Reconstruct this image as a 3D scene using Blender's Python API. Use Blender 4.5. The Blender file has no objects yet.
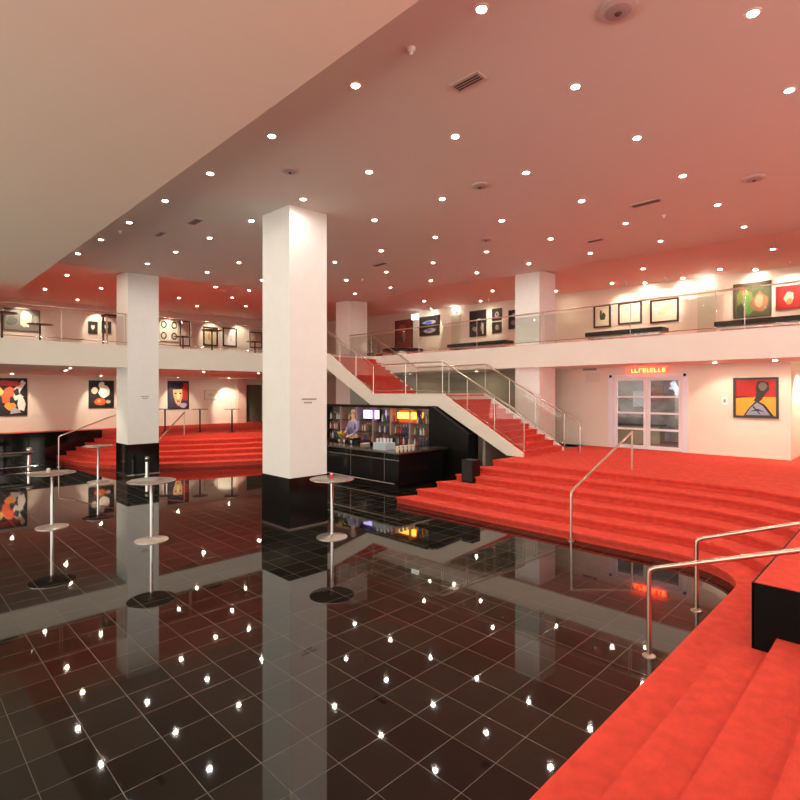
import bpy, bmesh, math, random
from mathutils import Vector, Matrix
random.seed(7)
C = bpy.context.scene.collection
SC = bpy.context.scene
S2 = math.sqrt(.5)
ORD = ['first', 'second', 'third', 'fourth', 'fifth', 'sixth', 'seventh', 'eighth', 'ninth', 'tenth', 'eleventh', 'twelfth', 'thirteenth', 'fourteenth', 'fifteenth']

# ---------------------------------------------------------------- camera, world, exposure
F, HZ, CH = 523.5, 393.0, 2.70            # focal length in pixels, horizon row, eye height
cd = bpy.data.cameras.new('camera'); cam = bpy.data.objects.new('camera', cd); C.objects.link(cam)
cam.location = (0, 0, CH); cam.rotation_euler = (math.pi/2, 0, -math.pi/4)
cd.sensor_width = 36; cd.lens = F*36/800; cd.shift_y = -(400-HZ)/800; cd.clip_start = .05; cd.clip_end = 200
SC.camera = cam
w = bpy.data.worlds.new('foyer_daylight'); SC.world = w; w.use_nodes = True
w.node_tree.nodes['Background'].inputs[0].default_value = (1.0, .92, .78, 1)
w.node_tree.nodes['Background'].inputs[1].default_value = .45
SC.view_settings.view_transform = 'Standard'; SC.view_settings.look = 'None'
SC.view_settings.exposure = 0.06; SC.view_settings.gamma = 1.0; SC.view_settings.use_curve_mapping = False
def area(name, loc, rot, sx, sy, power, col):
    l = bpy.data.lights.new(name, 'AREA'); l.shape = 'RECTANGLE'; l.size = sx; l.size_y = sy; l.energy = power; l.color = col
    o = bpy.data.objects.new(name, l); C.objects.link(o); o.location = loc; o.rotation_euler = rot; return o
DL = 690.0        # strength of each ceiling downlight bulb

# ---------------------------------------------------------------- materials
def mat(name, col, rough=.6, metal=0, spec=.5, emit=None, es=0, noise=0, nscale=5, bump=0, bscale=60, coat=0, alpha=1):
    m = bpy.data.materials.new(name); m.use_nodes = True; nt = m.node_tree; b = nt.nodes['Principled BSDF']
    b.inputs['Base Color'].default_value = (*col, 1); b.inputs['Roughness'].default_value = rough
    b.inputs['Metallic'].default_value = metal; b.inputs['Specular IOR Level'].default_value = spec
    if coat: b.inputs['Coat Weight'].default_value = coat
    if emit: b.inputs['Emission Color'].default_value = (*emit, 1); b.inputs['Emission Strength'].default_value = es
    g = nt.nodes.new('ShaderNodeNewGeometry')
    if noise:
        n = nt.nodes.new('ShaderNodeTexNoise'); n.inputs['Scale'].default_value = nscale; n.inputs['Detail'].default_value = 4
        nt.links.new(g.outputs['Position'], n.inputs['Vector'])
        r = nt.nodes.new('ShaderNodeMapRange'); r.inputs[1].default_value = .3; r.inputs[2].default_value = .7
        r.inputs[3].default_value = 1-noise; r.inputs[4].default_value = 1+noise
        nt.links.new(n.outputs['Fac'], r.inputs[0])
        v = nt.nodes.new('ShaderNodeVectorMath'); v.operation = 'SCALE'; v.inputs[0].default_value = col
        nt.links.new(r.outputs[0], v.inputs['Scale']); nt.links.new(v.outputs[0], b.inputs['Base Color'])
    if bump:
        n = nt.nodes.new('ShaderNodeTexNoise'); n.inputs['Scale'].default_value = bscale
        nt.links.new(g.outputs['Position'], n.inputs['Vector'])
        p = nt.nodes.new('ShaderNodeBump'); p.inputs['Strength'].default_value = bump; p.inputs['Distance'].default_value = .01
        nt.links.new(n.outputs['Fac'], p.inputs['Height']); nt.links.new(p.outputs[0], b.inputs['Normal'])
    return m
M = {}
M['wall'] = mat('warm_white_paint', (.80, .74, .65), .7, noise=.02, nscale=1)
M['fascia'] = mat('fascia_paint', (.78, .74, .67), .65, noise=.02, nscale=1)
M['pillar'] = mat('pillar_paint', (.86, .87, .85), .55, noise=.015)
M['ceil'] = mat('ceiling_paint', (.70, .68, .62), .75)
M['galceil'] = mat('gallery_ceiling_bounce_tint', (.86, .73, .66), .7)  # pinkish tint puts the red carpet's bounce light into the colour
M['soffit'] = mat('soffit_paint', (.87, .78, .65), .75)
M['olive'] = mat('grey_olive_shade_paint', (.36, .32, .25), .7)  # shade below the gallery is painted into this darker wall colour
M['carpet'] = mat('red_carpet', (.68, .075, .05), .95, spec=.1, noise=.11, nscale=8, bump=.5, bscale=150)
M['black'] = mat('black_polished_stone', (.006, .006, .006), .08, spec=.5)
M['blacksatin'] = mat('black_satin', (.006, .0055, .005), .3, spec=.25)
M['darkwood'] = mat('dark_wood', (.03, .015, .01), .35, noise=.2, nscale=12)
M['steel'] = mat('brushed_steel', (.62, .58, .54), .22, metal=1)
M['brass'] = mat('warm_steel', (.66, .55, .46), .28, metal=1)
M['chrome'] = mat('chrome', (.8, .8, .8), .06, metal=1)
M['tabletop'] = mat('grey_table_laminate', (.22, .18, .16), .18)
M['basemetal'] = mat('brushed_base', (.62, .58, .52), .3, metal=.8)
M['white'] = mat('white_lacquer', (.86, .86, .87), .35)
M['coolwhite'] = mat('bluish_white_lacquer', (.78, .80, .92), .3)
M['frame'] = mat('black_frame', (.02, .015, .012), .3)
M['bulb'] = mat('lit_bulb', (1, .9, .75), .5, emit=(1, .93, .80), es=DL)
M['bulb2'] = mat('lit_gallery_bulb', (1, .9, .75), .5, emit=(1, .84, .62), es=520)
M['ring'] = mat('white_trim_ring', (.8, .76, .7), .4)
M['vent'] = mat('vent_metal', (.55, .47, .44), .5)
M['ventdark'] = mat('vent_dark', (.08, .05, .04), .7)
def glass_mat(name, tint, refl=.08, tr=.97):
    m = bpy.data.materials.new(name); m.use_nodes = True; nt = m.node_tree; nt.nodes.remove(nt.nodes['Principled BSDF'])
    t = nt.nodes.new('ShaderNodeBsdfTransparent'); t.inputs[0].default_value = (*[c*tr for c in tint], 1)
    g = nt.nodes.new('ShaderNodeBsdfGlossy'); g.inputs['Roughness'].default_value = .02
    fr = nt.nodes.new('ShaderNodeLayerWeight'); fr.inputs[0].default_value = .25
    mr = nt.nodes.new('ShaderNodeMapRange'); mr.inputs[3].default_value = refl*.4; mr.inputs[4].default_value = .30
    x = nt.nodes.new('ShaderNodeMixShader')
    nt.links.new(fr.outputs['Fresnel'], mr.inputs[0]); nt.links.new(mr.outputs[0], x.inputs[0])
    nt.links.new(t.outputs[0], x.inputs[1]); nt.links.new(g.outputs[0], x.inputs[2])
    nt.links.new(x.outputs[0], nt.nodes['Material Output'].inputs[0]); return m
M['glass'] = glass_mat('clear_glass', (.96, .97, .95))
M['doorglass'] = glass_mat('door_glass', (.92, .94, .95))
def flat(name, col, rough=.5): return mat(name, col, rough)
PC = {}
def pc(col):
    k = tuple(round(c, 3) for c in col)
    if k not in PC: PC[k] = flat('artist_paint', k, .6)
    return PC[k]

def floor_material():
    m = bpy.data.materials.new('black_polished_tiles'); m.use_nodes = True; nt = m.node_tree; b = nt.nodes['Principled BSDF']
    N = nt.nodes.new; L = nt.links.new
    g = N('ShaderNodeNewGeometry'); sp = N('ShaderNodeSeparateXYZ'); L(g.outputs['Position'], sp.inputs[0])
    T = .4035
    def line(sock, off):
        a = N('ShaderNodeMath'); a.operation = 'SUBTRACT'; L(sock, a.inputs[0]); a.inputs[1].default_value = off
        d = N('ShaderNodeMath'); d.operation = 'DIVIDE'; L(a.outputs[0], d.inputs[0]); d.inputs[1].default_value = T
        fr = N('ShaderNodeMath'); fr.operation = 'FRACT'; L(d.outputs[0], fr.inputs[0])
        s = N('ShaderNodeMath'); s.operation = 'SUBTRACT'; L(fr.outputs[0], s.inputs[0]); s.inputs[1].default_value = .5
        ab = N('ShaderNodeMath'); ab.operation = 'ABSOLUTE'; L(s.outputs[0], ab.inputs[0])
        r = N('ShaderNodeMapRange'); r.inputs[1].default_value = .4915; r.inputs[2].default_value = .496; L(ab.outputs[0], r.inputs[0])
        fl = N('ShaderNodeMath'); fl.operation = 'FLOOR'; L(d.outputs[0], fl.inputs[0])
        return r.outputs[0], fl.outputs[0]
    lx, ix = line(sp.outputs[0], 1.177); ly, iy = line(sp.outputs[1], 2.61)
    mx = N('ShaderNodeMath'); mx.operation = 'MAXIMUM'; L(lx, mx.inputs[0]); L(ly, mx.inputs[1])
    cb = N('ShaderNodeCombineXYZ'); L(ix, cb.inputs[0]); L(iy, cb.inputs[1])
    wn = N('ShaderNodeTexWhiteNoise'); L(cb.outputs[0], wn.inputs[0])
    rr = N('ShaderNodeMapRange'); rr.inputs[3].default_value = .55; rr.inputs[4].default_value = 1.4; L(wn.outputs[0], rr.inputs[0])
    vs = N('ShaderNodeVectorMath'); vs.operation = 'SCALE'; vs.inputs[0].default_value = (.0135, .0115, .0085); L(rr.outputs[0], vs.inputs['Scale'])
    mix = N('ShaderNodeMix'); mix.data_type = 'RGBA'; L(mx.outputs[0], mix.inputs[0]); L(vs.outputs[0], mix.inputs[6]); mix.inputs[7].default_value = (.085, .07, .05, 1)
    L(mix.outputs[2], b.inputs['Base Color'])
    ro = N('ShaderNodeMapRange'); ro.inputs[3].default_value = .03; ro.inputs[4].default_value = .5; L(mx.outputs[0], ro.inputs[0]); L(ro.outputs[0], b.inputs['Roughness'])
    b.inputs['IOR'].default_value = 1.56; b.inputs['Specular IOR Level'].default_value = .5
    return m
M['tiles'] = floor_material()

# ---------------------------------------------------------------- mesh helpers
def wloc(p):
    v = Vector((0, 0, 0))
    while p: v = v + p.location; p = p.parent
    return v
class MB:
    def __init__(s): s.v = []; s.f = []; s.m = []; s.sm = []
    def add(s, vs, fs, m=0, smooth=False):
        o = len(s.v); s.v += [tuple(v) for v in vs]
        for f in fs: s.f.append([i+o for i in f]); s.m.append(m); s.sm.append(smooth)
        return s
    def box(s, x0, x1, y0, y1, z0, z1, m=0):
        return s.prism([(x0, y0), (x1, y0), (x1, y1), (x0, y1)], z0, z1, m)
    def prism(s, poly, z0, z1, m=0, mt=None):
        a = sum(poly[i][0]*poly[(i+1) % len(poly)][1]-poly[(i+1) % len(poly)][0]*poly[i][1] for i in range(len(poly)))
        if a < 0: poly = poly[::-1]
        n = len(poly); f0 = z0 if callable(z0) else (lambda x, y: z0); f1 = z1 if callable(z1) else (lambda x, y: z1)
        vs = [(x, y, f0(x, y)) for x, y in poly]+[(x, y, f1(x, y)) for x, y in poly]
        s.add(vs, [list(range(n))[::-1]]+[[i, (i+1) % n, n+(i+1) % n, n+i] for i in range(n)], m)
        o = len(s.v)-2*n; s.f.append([o+n+i for i in range(n)]); s.m.append(m if mt is None else mt); s.sm.append(False)
        return s
    def prism_x(s, poly, x0, x1, m=0):           # profile of (y, z) points swept along x
        n = len(poly); a = sum(poly[i][0]*poly[(i+1) % n][1]-poly[(i+1) % n][0]*poly[i][1] for i in range(n))
        if a < 0: poly = poly[::-1]
        vs = [(x0, y, z) for y, z in poly]+[(x1, y, z) for y, z in poly]
        return s.add(vs, [list(range(n))[::-1]]+[[i, (i+1) % n, n+(i+1) % n, n+i] for i in range(n)]+[[n+i for i in range(n)]], m)
    def lathe(s, c, prof, n=24, m=0, smooth=True, cap=True):
        vs = []
        for r, z in prof:
            for i in range(n):
                a = 2*math.pi*i/n; vs.append((c[0]+r*math.cos(a), c[1]+r*math.sin(a), c[2]+z))
        fs = [[k*n+i, k*n+(i+1) % n, (k+1)*n+(i+1) % n, (k+1)*n+i] for k in range(len(prof)-1) for i in range(n)]
        if cap: fs += [list(range(n))[::-1], [(len(prof)-1)*n+i for i in range(n)]]
        return s.add(vs, fs, m, smooth)
    def tube(s, path, r, n=10, m=0, cap=True):
        P = [Vector(p) for p in path]; vs = []
        up0 = None
        for i, p in enumerate(P):
            a = (p-P[i-1]).normalized() if i else (P[1]-p).normalized()
            b = (P[i+1]-p).normalized() if i < len(P)-1 else a
            t = (a+b).normalized(); k = 1/max(.4, t.dot(a))
            if up0 is None:
                up0 = Vector((0, 0, 1)) if abs(t.z) < .9 else Vector((1, 0, 0))
            sd = t.cross(up0).normalized(); up = sd.cross(t).normalized(); up0 = up
            rr = r[i] if isinstance(r, (list, tuple)) else r
            bend = (b-a); bd = bend.normalized() if bend.length > 1e-4 else None
            for j in range(n):
                an = 2*math.pi*j/n; d = sd*math.cos(an)+up*math.sin(an)
                if bd: d = d+bd*(d.dot(bd))*(k-1)
                vs.append(p+d*rr)
        fs = [[k*n+i, k*n+(i+1) % n, (k+1)*n+(i+1) % n, (k+1)*n+i] for k in range(len(P)-1) for i in range(n)]
        if cap: fs += [list(range(n))[::-1], [(len(P)-1)*n+i for i in range(n)]]
        return s.add(vs, fs, m, True)
    def ball(s, c, r, n=12, m=0, sz=1):
        prof = [(max(.001, r*math.sin(math.pi*k/n)), -r*sz*math.cos(math.pi*k/n)) for k in range(n+1)]
        return s.lathe(c, prof, n+4, m)
    def build(s, name, mats, parent=None):
        me = bpy.data.meshes.new(name); o0 = wloc(parent) if parent else Vector((0, 0, 0))
        me.from_pydata([(v[0]-o0.x, v[1]-o0.y, v[2]-o0.z) for v in s.v], [], s.f)
        if not isinstance(mats, (list, tuple)): mats = [mats]
        for mm in mats: me.materials.append(mm)
        for p, mi, sm in zip(me.polygons, s.m, s.sm): p.material_index = mi; p.use_smooth = sm
        bm = bmesh.new(); bm.from_mesh(me); bmesh.ops.recalc_face_normals(bm, faces=bm.faces); bm.to_mesh(me); bm.free()
        me.update()
        if any(s.sm):
            try: me.set_sharp_from_angle(angle=math.radians(40))
            except Exception: pass
        o = bpy.data.objects.new(name, me); C.objects.link(o)
        if parent: o.parent = parent
        return o
def thing(name, label, cat, loc=(0, 0, 0), group=None):
    o = bpy.data.objects.new(name, None); C.objects.link(o); o.location = loc; o.empty_display_size = .2
    o['label'] = label; o['category'] = cat
    if group: o['group'] = group
    return o
def tag(o, label, cat, group=None):
    o['label'] = label; o['category'] = cat
    if group: o['group'] = group
    return o
def struct(o, label=None):
    o['kind'] = 'structure'
    if label: o['label'] = label
    return o
def dup(root, loc, label=None, group=None):
    r = root.copy(); C.objects.link(r); r.location = loc
    if label: r['label'] = label
    if group: r['group'] = group
    for ch in list(root.children):
        c = ch.copy(); C.objects.link(c); c.parent = r
        for g in ch.children:
            d = g.copy(); C.objects.link(d); d.parent = c
    return r
def spot(parent, loc, target, power, ang, col=(1, .86, .66), blend=.5, rad=.04):
    l = bpy.data.lights.new('spot_beam', 'SPOT'); l.energy = power; l.spot_size = math.radians(ang); l.spot_blend = blend; l.color = col; l.shadow_soft_size = rad
    o = bpy.data.objects.new('spot_beam', l); C.objects.link(o)
    o.rotation_euler = (Vector(target)-Vector(loc)).to_track_quat('-Z', 'Y').to_euler()
    if parent: o.parent = parent; o.location = Vector(loc)-wloc(parent)
    else: o.location = loc
    return o
# measurements of the photograph turned into places in the hall
def onfloor(px, py, z=0):
    d = F*(CH-z)/(py-HZ); X = (px-400)/F*d
    return (d+X)*S2, (d-X)*S2
def wallE(W, px):  t = (px-400)/F; return W*(1-t)/(1+t)
def wallN(W, px):  t = (px-400)/F; return W*(1+t)/(1-t)
def zat(x, y, py): return CH+(HZ-py)/F*(x+y)*S2
def ceilz(x, y): return 6.077+.033*(x+y)*S2
def galz(x, y): return ceilz(x, y)+.10

# ---------------------------------------------------------------- floor levels and added fill lights
ZB, ZT = 3.53, 4.28       # gallery slab underside and deck
ZP = .93                  # raised carpeted floor
# fill panels added out of view to the left of and behind the photographer
area('added_fill_light', (-6.9, 9.0, 3.2), (math.radians(102), 0, math.radians(-90)), 27, 4.8, 1250, (1, .90, .76))
area('added_fill_light', (3.5, -6.9, 3.4), (math.radians(97), 0, 0), 14, 4.2, 420, (1, .93, .82))

# ---------------------------------------------------------------- setting
struct(MB().box(-7, 21.2, -7, 29.6, -.2, 0).build('floor', M['tiles']))
# ceilings
def poly_ceiling(name, poly, fn, m): return struct(MB().prism(poly, fn, lambda x, y: fn(x, y)+.35).build(name, m))
poly_ceiling('ceiling', [(3.0, -7), (15.2, -7), (15.2, 18.4), (3.0, 18.4)], ceilz, M['ceil'])
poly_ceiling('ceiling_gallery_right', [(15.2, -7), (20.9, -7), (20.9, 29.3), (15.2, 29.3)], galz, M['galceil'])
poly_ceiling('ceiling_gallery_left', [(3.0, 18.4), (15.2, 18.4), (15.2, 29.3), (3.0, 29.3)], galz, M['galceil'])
ZS = 5.80
struct(MB().box(-7, 3.03, -7, 29.3, ZS, ZS+1.4).build('ceiling_soffit', M['soffit']))
# gallery decks
g = MB()
g.prism([(15.0, -7), (20.9, -7), (20.9, 29.3), (-7, 29.3), (-7, 18.4), (12.6, 18.4), (12.6, 16.95), (15.0, 16.95)], ZB, ZT-.02)
struct(g.build('floor_gallery', M['fascia']))
g = MB().prism([(15.14, -7), (20.55, -7), (20.55, 28.9), (-7, 28.9), (-7, 18.62), (12.75, 18.62), (12.75, 16.97), (15.14, 16.97)], ZT-.02, ZT)
struct(g.build('floor_gallery_carpet', M['carpet']))
# walls
def wall(name, x0, x1, y0, y1, z0, z1, m=None):
    return struct(MB().prism([(x0, y0), (x1, y0), (x1, y1), (x0, y1)], z0, z1, 0).build(name, m or M['wall']))
wall('wall_right_upper', 20.6, 20.9, -7, 29.3, ZT-.02, galz)
wall('wall_rear_upper', -7, 20.6, 29.0, 29.3, ZT-.02, galz)
wall('wall_rear_lower', -7, 15.75, 29.0, 29.3, 0, ZB)
wall('wall_rear_corner', 15.75, 21, 29.0, 29.3, ZP+2.35, ZB)
D0, D1, DZ = 4.93, 7.31, 3.29          # door opening in the right wall
wall('wall_right_door_side', 17.0, 17.25, 2.46, D0, 0, ZB)
wall('wall_right_pillar_side', 17.0, 17.25, D1, 9.3, 0, ZB)
wall('wall_right_over_door', 17.0, 17.25, D0, D1, DZ, ZB)
wall('wall_right_stair', 17.0, 17.25, 9.3, 29.0, 0, ZB, M['olive'])
wall('wall_right_near', 17.0, 17.25, -7, .8, 0, ZB)
wall('wall_niche_back', 18.6, 18.8, .6, 2.7, 0, ZB)
wall('wall_niche_far', 17.25, 18.6, 2.46, 2.66, 0, ZB)
wall('wall_niche_near', 17.25, 18.6, .6, .8, 0, ZB)
# low skirtings
struct(MB().box(16.96, 17.0, 2.46, D0, ZP, ZP+.07).build('baseboard_right', M['wall']))
struct(MB().box(-7, 15.7, 28.96, 29.0, ZP, ZP+.07).build('baseboard_rear', M['wall']))

# ---------------------------------------------------------------- carpeted stairs wrapping the sunken floor
def curve_main(k, dr=0.0):
    X0, Y0 = 7.9, 3.05; rx = 1.15+.5*k+dr; ry = 1.35+.40*k+dr; pts = []
    ye = 9.15-.22*k
    for i in range(7): pts.append((X0+rx, ye+(Y0-ye)*i/6))
    for i in range(1, 19):
        a = math.pi/2*i/18; pts.append((X0+rx*math.cos(a), Y0-ry*math.sin(a)))
    pts.append((5.8, Y0-ry)); pts.append((3.0, Y0-ry)); pts.append((-5.0, Y0-ry))
    return pts
def clip(poly, axis, val, keep_gt):
    out = []
    for i in range(len(poly)):
        p, q = poly[i], poly[(i+1) % len(poly)]
        ip = (p[axis] >= val) == keep_gt or p[axis] == val; iq = (q[axis] >= val) == keep_gt or q[axis] == val
        if ip: out.append(p)
        if ip != iq:
            t = (val-p[axis])/(q[axis]-p[axis]); out.append((p[0]+(q[0]-p[0])*t, p[1]+(q[1]-p[1])*t))
    return out
BLK = (5.82, 1.12)     # corner of the black faced block
st = thing('carpeted_steps', 'broad curved flight of red carpeted steps wrapping round the black tiled floor on the right', 'steps', (9.0, 3.0, 0))
def ring(mb, a, b, z0, z1, part):
    for i in range(len(a)-1):
        q = [a[i], a[i+1], b[i+1], b[i]]
        parts_ = ((clip(q, 1, BLK[1], True), clip(clip(q, 1, BLK[1], False), 0, BLK[0], False)) if part == 2 else (clip(q, 1, BLK[1], True),) if part == 0 else (clip(clip(q, 1, BLK[1], False), 0, BLK[0], False),))
        for pc_ in parts_:
            if len(pc_) > 2 and abs(sum(pc_[j][0]*pc_[(j+1) % len(pc_)][1]-pc_[(j+1) % len(pc_)][0]*pc_[j][1] for j in range(len(pc_)))) > 1e-4:
                mb.prism(pc_, z0, z1)
RS = ZP/6
for k in range(5):
    zt = RS*(k+1)
    for part in ((2,) if k < 2 else (0, 1)):
        mb = MB()
        ring(mb, curve_main(k), curve_main(k+1, .005), 0, zt-.04, part)
        ring(mb, curve_main(k, -.045), curve_main(k+1, .005), zt-.04, zt, part)
        mb.build('step', M['carpet'], st)
# top raised floor
def top_poly(dr):
    c = curve_main(5, dr); out = []
    far = [(17.0, 8.3), (17.0, -7), (-5, -7)]
    out = [p for p in c]
    return [(17.0, out[0][1])]+out+[(-5, -7), (17.0, -7)]
pf = MB()
c5 = curve_main(5, -.0)
def plat(mb, dr, z0, z1):
    c = curve_main(5, dr)
    for i in range(len(c)-1):
        a, b = c[i], c[i+1]
        if i < 6: q = [a, b, (17.0, b[1]), (17.0, a[1])]
        elif i < 24: q = [a, b, (17.0-0*b[0], b[1]), (17.0, a[1])]
        else: q = None
        if q:
            p1 = clip(q, 1, BLK[1], True)
            if len(p1) > 2: mb.prism(p1, z0, z1)
    mb.prism([(BLK[0], BLK[1]), (17.0, BLK[1]), (17.0, -7), (BLK[0], -7)], z0, z1)
    yb = c[-1][1]; mb.prism([(BLK[0], yb), (BLK[0], -7), (-5, -7), (-5, yb)], z0, z1)
plat(pf, 0, 0, ZP-.04); plat(pf, -.045, ZP-.04, ZP)
pf.box(17.0, 18.6, .8, 2.46, 0, ZP)
struct(pf.build('floor_platform', M['carpet']))
bf = MB().box(BLK[0]-.02, BLK[0]-.001, -.26, BLK[1]+.01, .1, ZP-.005)
bf.box(BLK[0]-.02, 10.5, BLK[1]+.001, BLK[1]+.02, .1, ZP-.005)
tag(bf.build('stone_cladding', mat('black_matt_stone', (.005, .005, .005), .5, spec=.08)), 'black polished stone cladding on the side of the red block at the right edge', 'stone cladding')

# rear stairs below the left gallery
def catmull(P, n=5):
    out = []
    Q = [P[0]]+list(P)+[P[-1]]
    for i in range(1, len(Q)-2):
        for j in range(n):
            t = j/n; p0, p1, p2, p3 = Q[i-1], Q[i], Q[i+1], Q[i+2]
            out.append(tuple(.5*((2*p1[a])+(-p0[a]+p2[a])*t+(2*p0[a]-5*p1[a]+4*p2[a]-p3[a])*t*t+(-p0[a]+3*p1[a]-3*p2[a]+p3[a])*t**3) for a in (0, 1)))
    out.append(tuple(P[-1])); return out
RA = [(5.2, 25.0), (5.3, 22.2), (6.1, 20.3), (7.5, 19.2), (10.0, 17.9), (12.4, 17.3)]
RB = [(6.9, 25.0), (7.1, 23.6), (7.8, 22.5), (9.2, 21.6), (11.4, 20.9), (12.4, 20.6)]
def curve_rear(k, dr=0):
    P = [(a[0]+(b[0]-a[0])*(k+dr)/5, a[1]+(b[1]-a[1])*(k+dr)/5) for a, b in zip(RA, RB)]
    return catmull(P)
st2 = thing('carpeted_steps', 'rounded flight of red carpeted steps behind the pillars below the left gallery', 'steps', (8.0, 20, 0))
for k in range(5):
    mb = MB(); zt = RS*(k+1)
    for (dr, z0, z1) in ((0, 0, zt-.04), (-.08, zt-.04, zt)):
        a = curve_rear(k, dr); b = curve_rear(k+1)
        for i in range(len(a)-1): mb.prism([a[i], a[i+1], b[i+1], b[i]], z0, z1)
    mb.build('step', M['carpet'], st2)
pr = MB(); cr = curve_rear(5)
for i in range(len(cr)-1):
    a, b = cr[i], cr[i+1]
    pr.prism([a, b, (b[0]+.001, 25.0), (a[0], 25.0)] if abs(b[0]-a[0]) > 1e-6 else [a, b, (b[0], 25.0)], 0, ZP)
pr.box(12.4, 17.0, 20.6, 25.0, 0, ZP); pr.box(-7, 17.0, 25.0, 29.0, 0, ZP)
struct(pr.build('floor_platform_rear', M['carpet']))
tag(MB().box(-7, 6.85, 24.96, 24.999, .0, ZP+.2).build('stone_cladding', M['black']), 'long black polished stone face of the raised floor at the far left', 'stone cladding')

# ---------------------------------------------------------------- pillars
def pillar(x0, x1, y0, y1, zb, label, plinth=True, zc=None):
    t = thing('pillar', label, 'pillar', ((x0+x1)/2, (y0+y1)/2, 0 if plinth else zb))
    top = min(ceilz(x0, y0), ceilz(x1, y1)) if zc is None else zc
    MB().prism([(x0, y0), (x1, y0), (x1, y1), (x0, y1)], 1.01 if plinth else zb, lambda x, y: ceilz(x, y)+.05).build('shaft', M['pillar'], t)
    if plinth:
        MB().box(x0-.012, x1+.012, y0-.012, y1+.012, .0, 1.01).build('plinth', M['black'], t)
        MB().box(x0-.03, x1+.03, y0-.03, y1+.03, 0, .025).build('base_trim', M['steel'], t)
    return t
p1 = pillar(5.76, 6.67, 8.84, 9.86, 0, 'tall square white pillar with black stone plinth in the middle of the hall')
p2 = pillar(5.80, 6.78, 18.37, 19.5, 0, 'square white pillar with black stone plinth at the left gallery edge behind the bistro tables')
p3 = pillar(15.17, 16.2, 8.79, 9.7, ZP if False else 0, 'square white pillar at the right gallery front rising behind the staircase')
p4 = pillar(15.17, 16.2, 18.37, 19.4, 0, 'far white pillar where the two galleries meet at the top of the staircase')
# small lettering on the pillars
def lettering(Y, X, label, lines):
  tx = thing('pillar_lettering', label, 'lettering', (X, Y, zat(X, Y, lines[0][2])))
  for (a, b, py) in lines:
    mb = MB(); z = zat(X, Y, py); xa, xb = wallN(Y, a), wallN(Y, b); xx = xa; k_ = (xb-xa)/.5
    while xx < xb-.01:
        wd = random.choice((.012, .016, .02)); mb.box(xx, xx+wd, Y-.006, Y-.0005, z-.016, z+.016); xx += wd+.010
    mb.build('text_line', flat('grey_lettering', (.30, .26, .23)), tx)
lettering(18.37, 6.3, 'faint small grey lettering on the front of the second pillar', ((141, 149, 396.5), (142.5, 147.5, 398.3)))
lettering(8.84, 6.1, 'two short lines of small grey lettering on the front of the central pillar', ((302, 316, 399.2), (304, 312.5, 402.6)))

# ---------------------------------------------------------------- staircase under the right gallery
SX0, SX1 = 12.70, 14.88
sc = thing('staircase', 'red carpeted straight staircase with beige stringers and a mid landing rising to the gallery', 'staircase', (12.7, 7.85, ZP))
n1, r1, t1 = 11, (2.65-ZP)/11, .29; n2, r2 = 10, (ZT-2.65)/10
Y0s = 7.85; YL = Y0s+10*t1; YU = 14.0
def sstep(y, zt, mat_, m2=None):
    mb = MB().box(SX0, SX1, y, y+t1+.04, zt-r1-.02, zt-.035); mb.box(SX0, SX1, y-.025, y+t1+.04, zt-.035, zt)
    return mb.build('step', mat_, sc)
for i in range(10): sstep(Y0s+i*t1, ZP+(i+1)*r1, M['carpet'])
for i in range(9): sstep(YU+i*t1, 2.65+(i+1)*r2, M['carpet'])
MB().box(SX0, SX1, YL, YU, 2.61, 2.65).build('landing', M['carpet'], sc)
prof = [(Y0s-.02, ZP), (Y0s-.02, ZP+.10), (YL, 2.68), (YU, 2.68), (YU+9*t1, ZT-.03), (16.95, ZT+.02),
        (16.95, 3.78), (YU+.12, 2.28), (YL+.18, 2.28), (Y0s+.48, ZP)]
for xa, xb in ((SX0-.09, SX0), (SX1, SX1+.09)): MB().prism_x(prof, xa, xb).build('stringer', M['wall'], sc)
slab = [(Y0s+.02, ZP), (YL, 2.61-.0), (YU, 2.61), (YU+9*t1+.25, ZT-.20), (16.95, 3.82), (YU+.12, 2.32), (YL+.18, 2.32), (Y0s+.45, ZP)]
slab = [(Y0s+.1, ZP), (YL+.05, 2.5), (YL+.05, 2.61), (YU, 2.61), (16.93, ZT-.3), (16.93, 3.82), (YU+.12, 2.32), (YL+.18, 2.32), (Y0s+.5, ZP)]
MB().prism_x(slab, SX0, SX1).build('stair_slab', M['fascia'], sc)

def balustrade(name, label, pts, floorz, h, parent_loc, post_every=None, end_ext=None, glass=True, r=.024, rail_mat='brass', group=None):
    """pts: list of (x, y, z of the walking line) ; posts at every point"""
    t = thing(name, label, 'railing', parent_loc, group)
    path = [(p[0], p[1], p[2]+h) for p in pts]
    MB().tube(path, r, 10).build('handrail', M[rail_mat], t)
    for p in pts: MB().tube([(p[0], p[1], p[2]-.02), (p[0], p[1], p[2]+h-.01)], .013, 8).build('post', M['steel'], t)
    if glass:
        for a, b in zip(pts[:-1], pts[1:]):
            A, B = Vector(a), Vector(b); d = (B-A).normalized()*.05; n = Vector((-(B-A).y, (B-A).x, 0)).normalized()*.005
            A2, B2 = A+d, B-d; lo, hi = Vector((0, 0, .08)), Vector((0, 0, h-.09))
            vs = [A2+lo-n, B2+lo-n, B2+hi-n, A2+hi-n, A2+lo+n, B2+lo+n, B2+hi+n, A2+hi+n]
            MB().add(vs, [[0, 1, 2, 3], [7, 6, 5, 4], [0, 4, 5, 1], [1, 5, 6, 2], [2, 6, 7, 3], [3, 7, 4, 0]]).build('glass_panel', M['glass'], t)
        MB().tube([(p[0], p[1], p[2]+.07) for p in pts], .011, 8).build('lower_rail', M['steel'], t)
    return t
def seg(a, b, n): return [tuple(a[j]+(b[j]-a[j])*i/n for j in range(3)) for i in range(n)]
wx = SX0-.05
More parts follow.
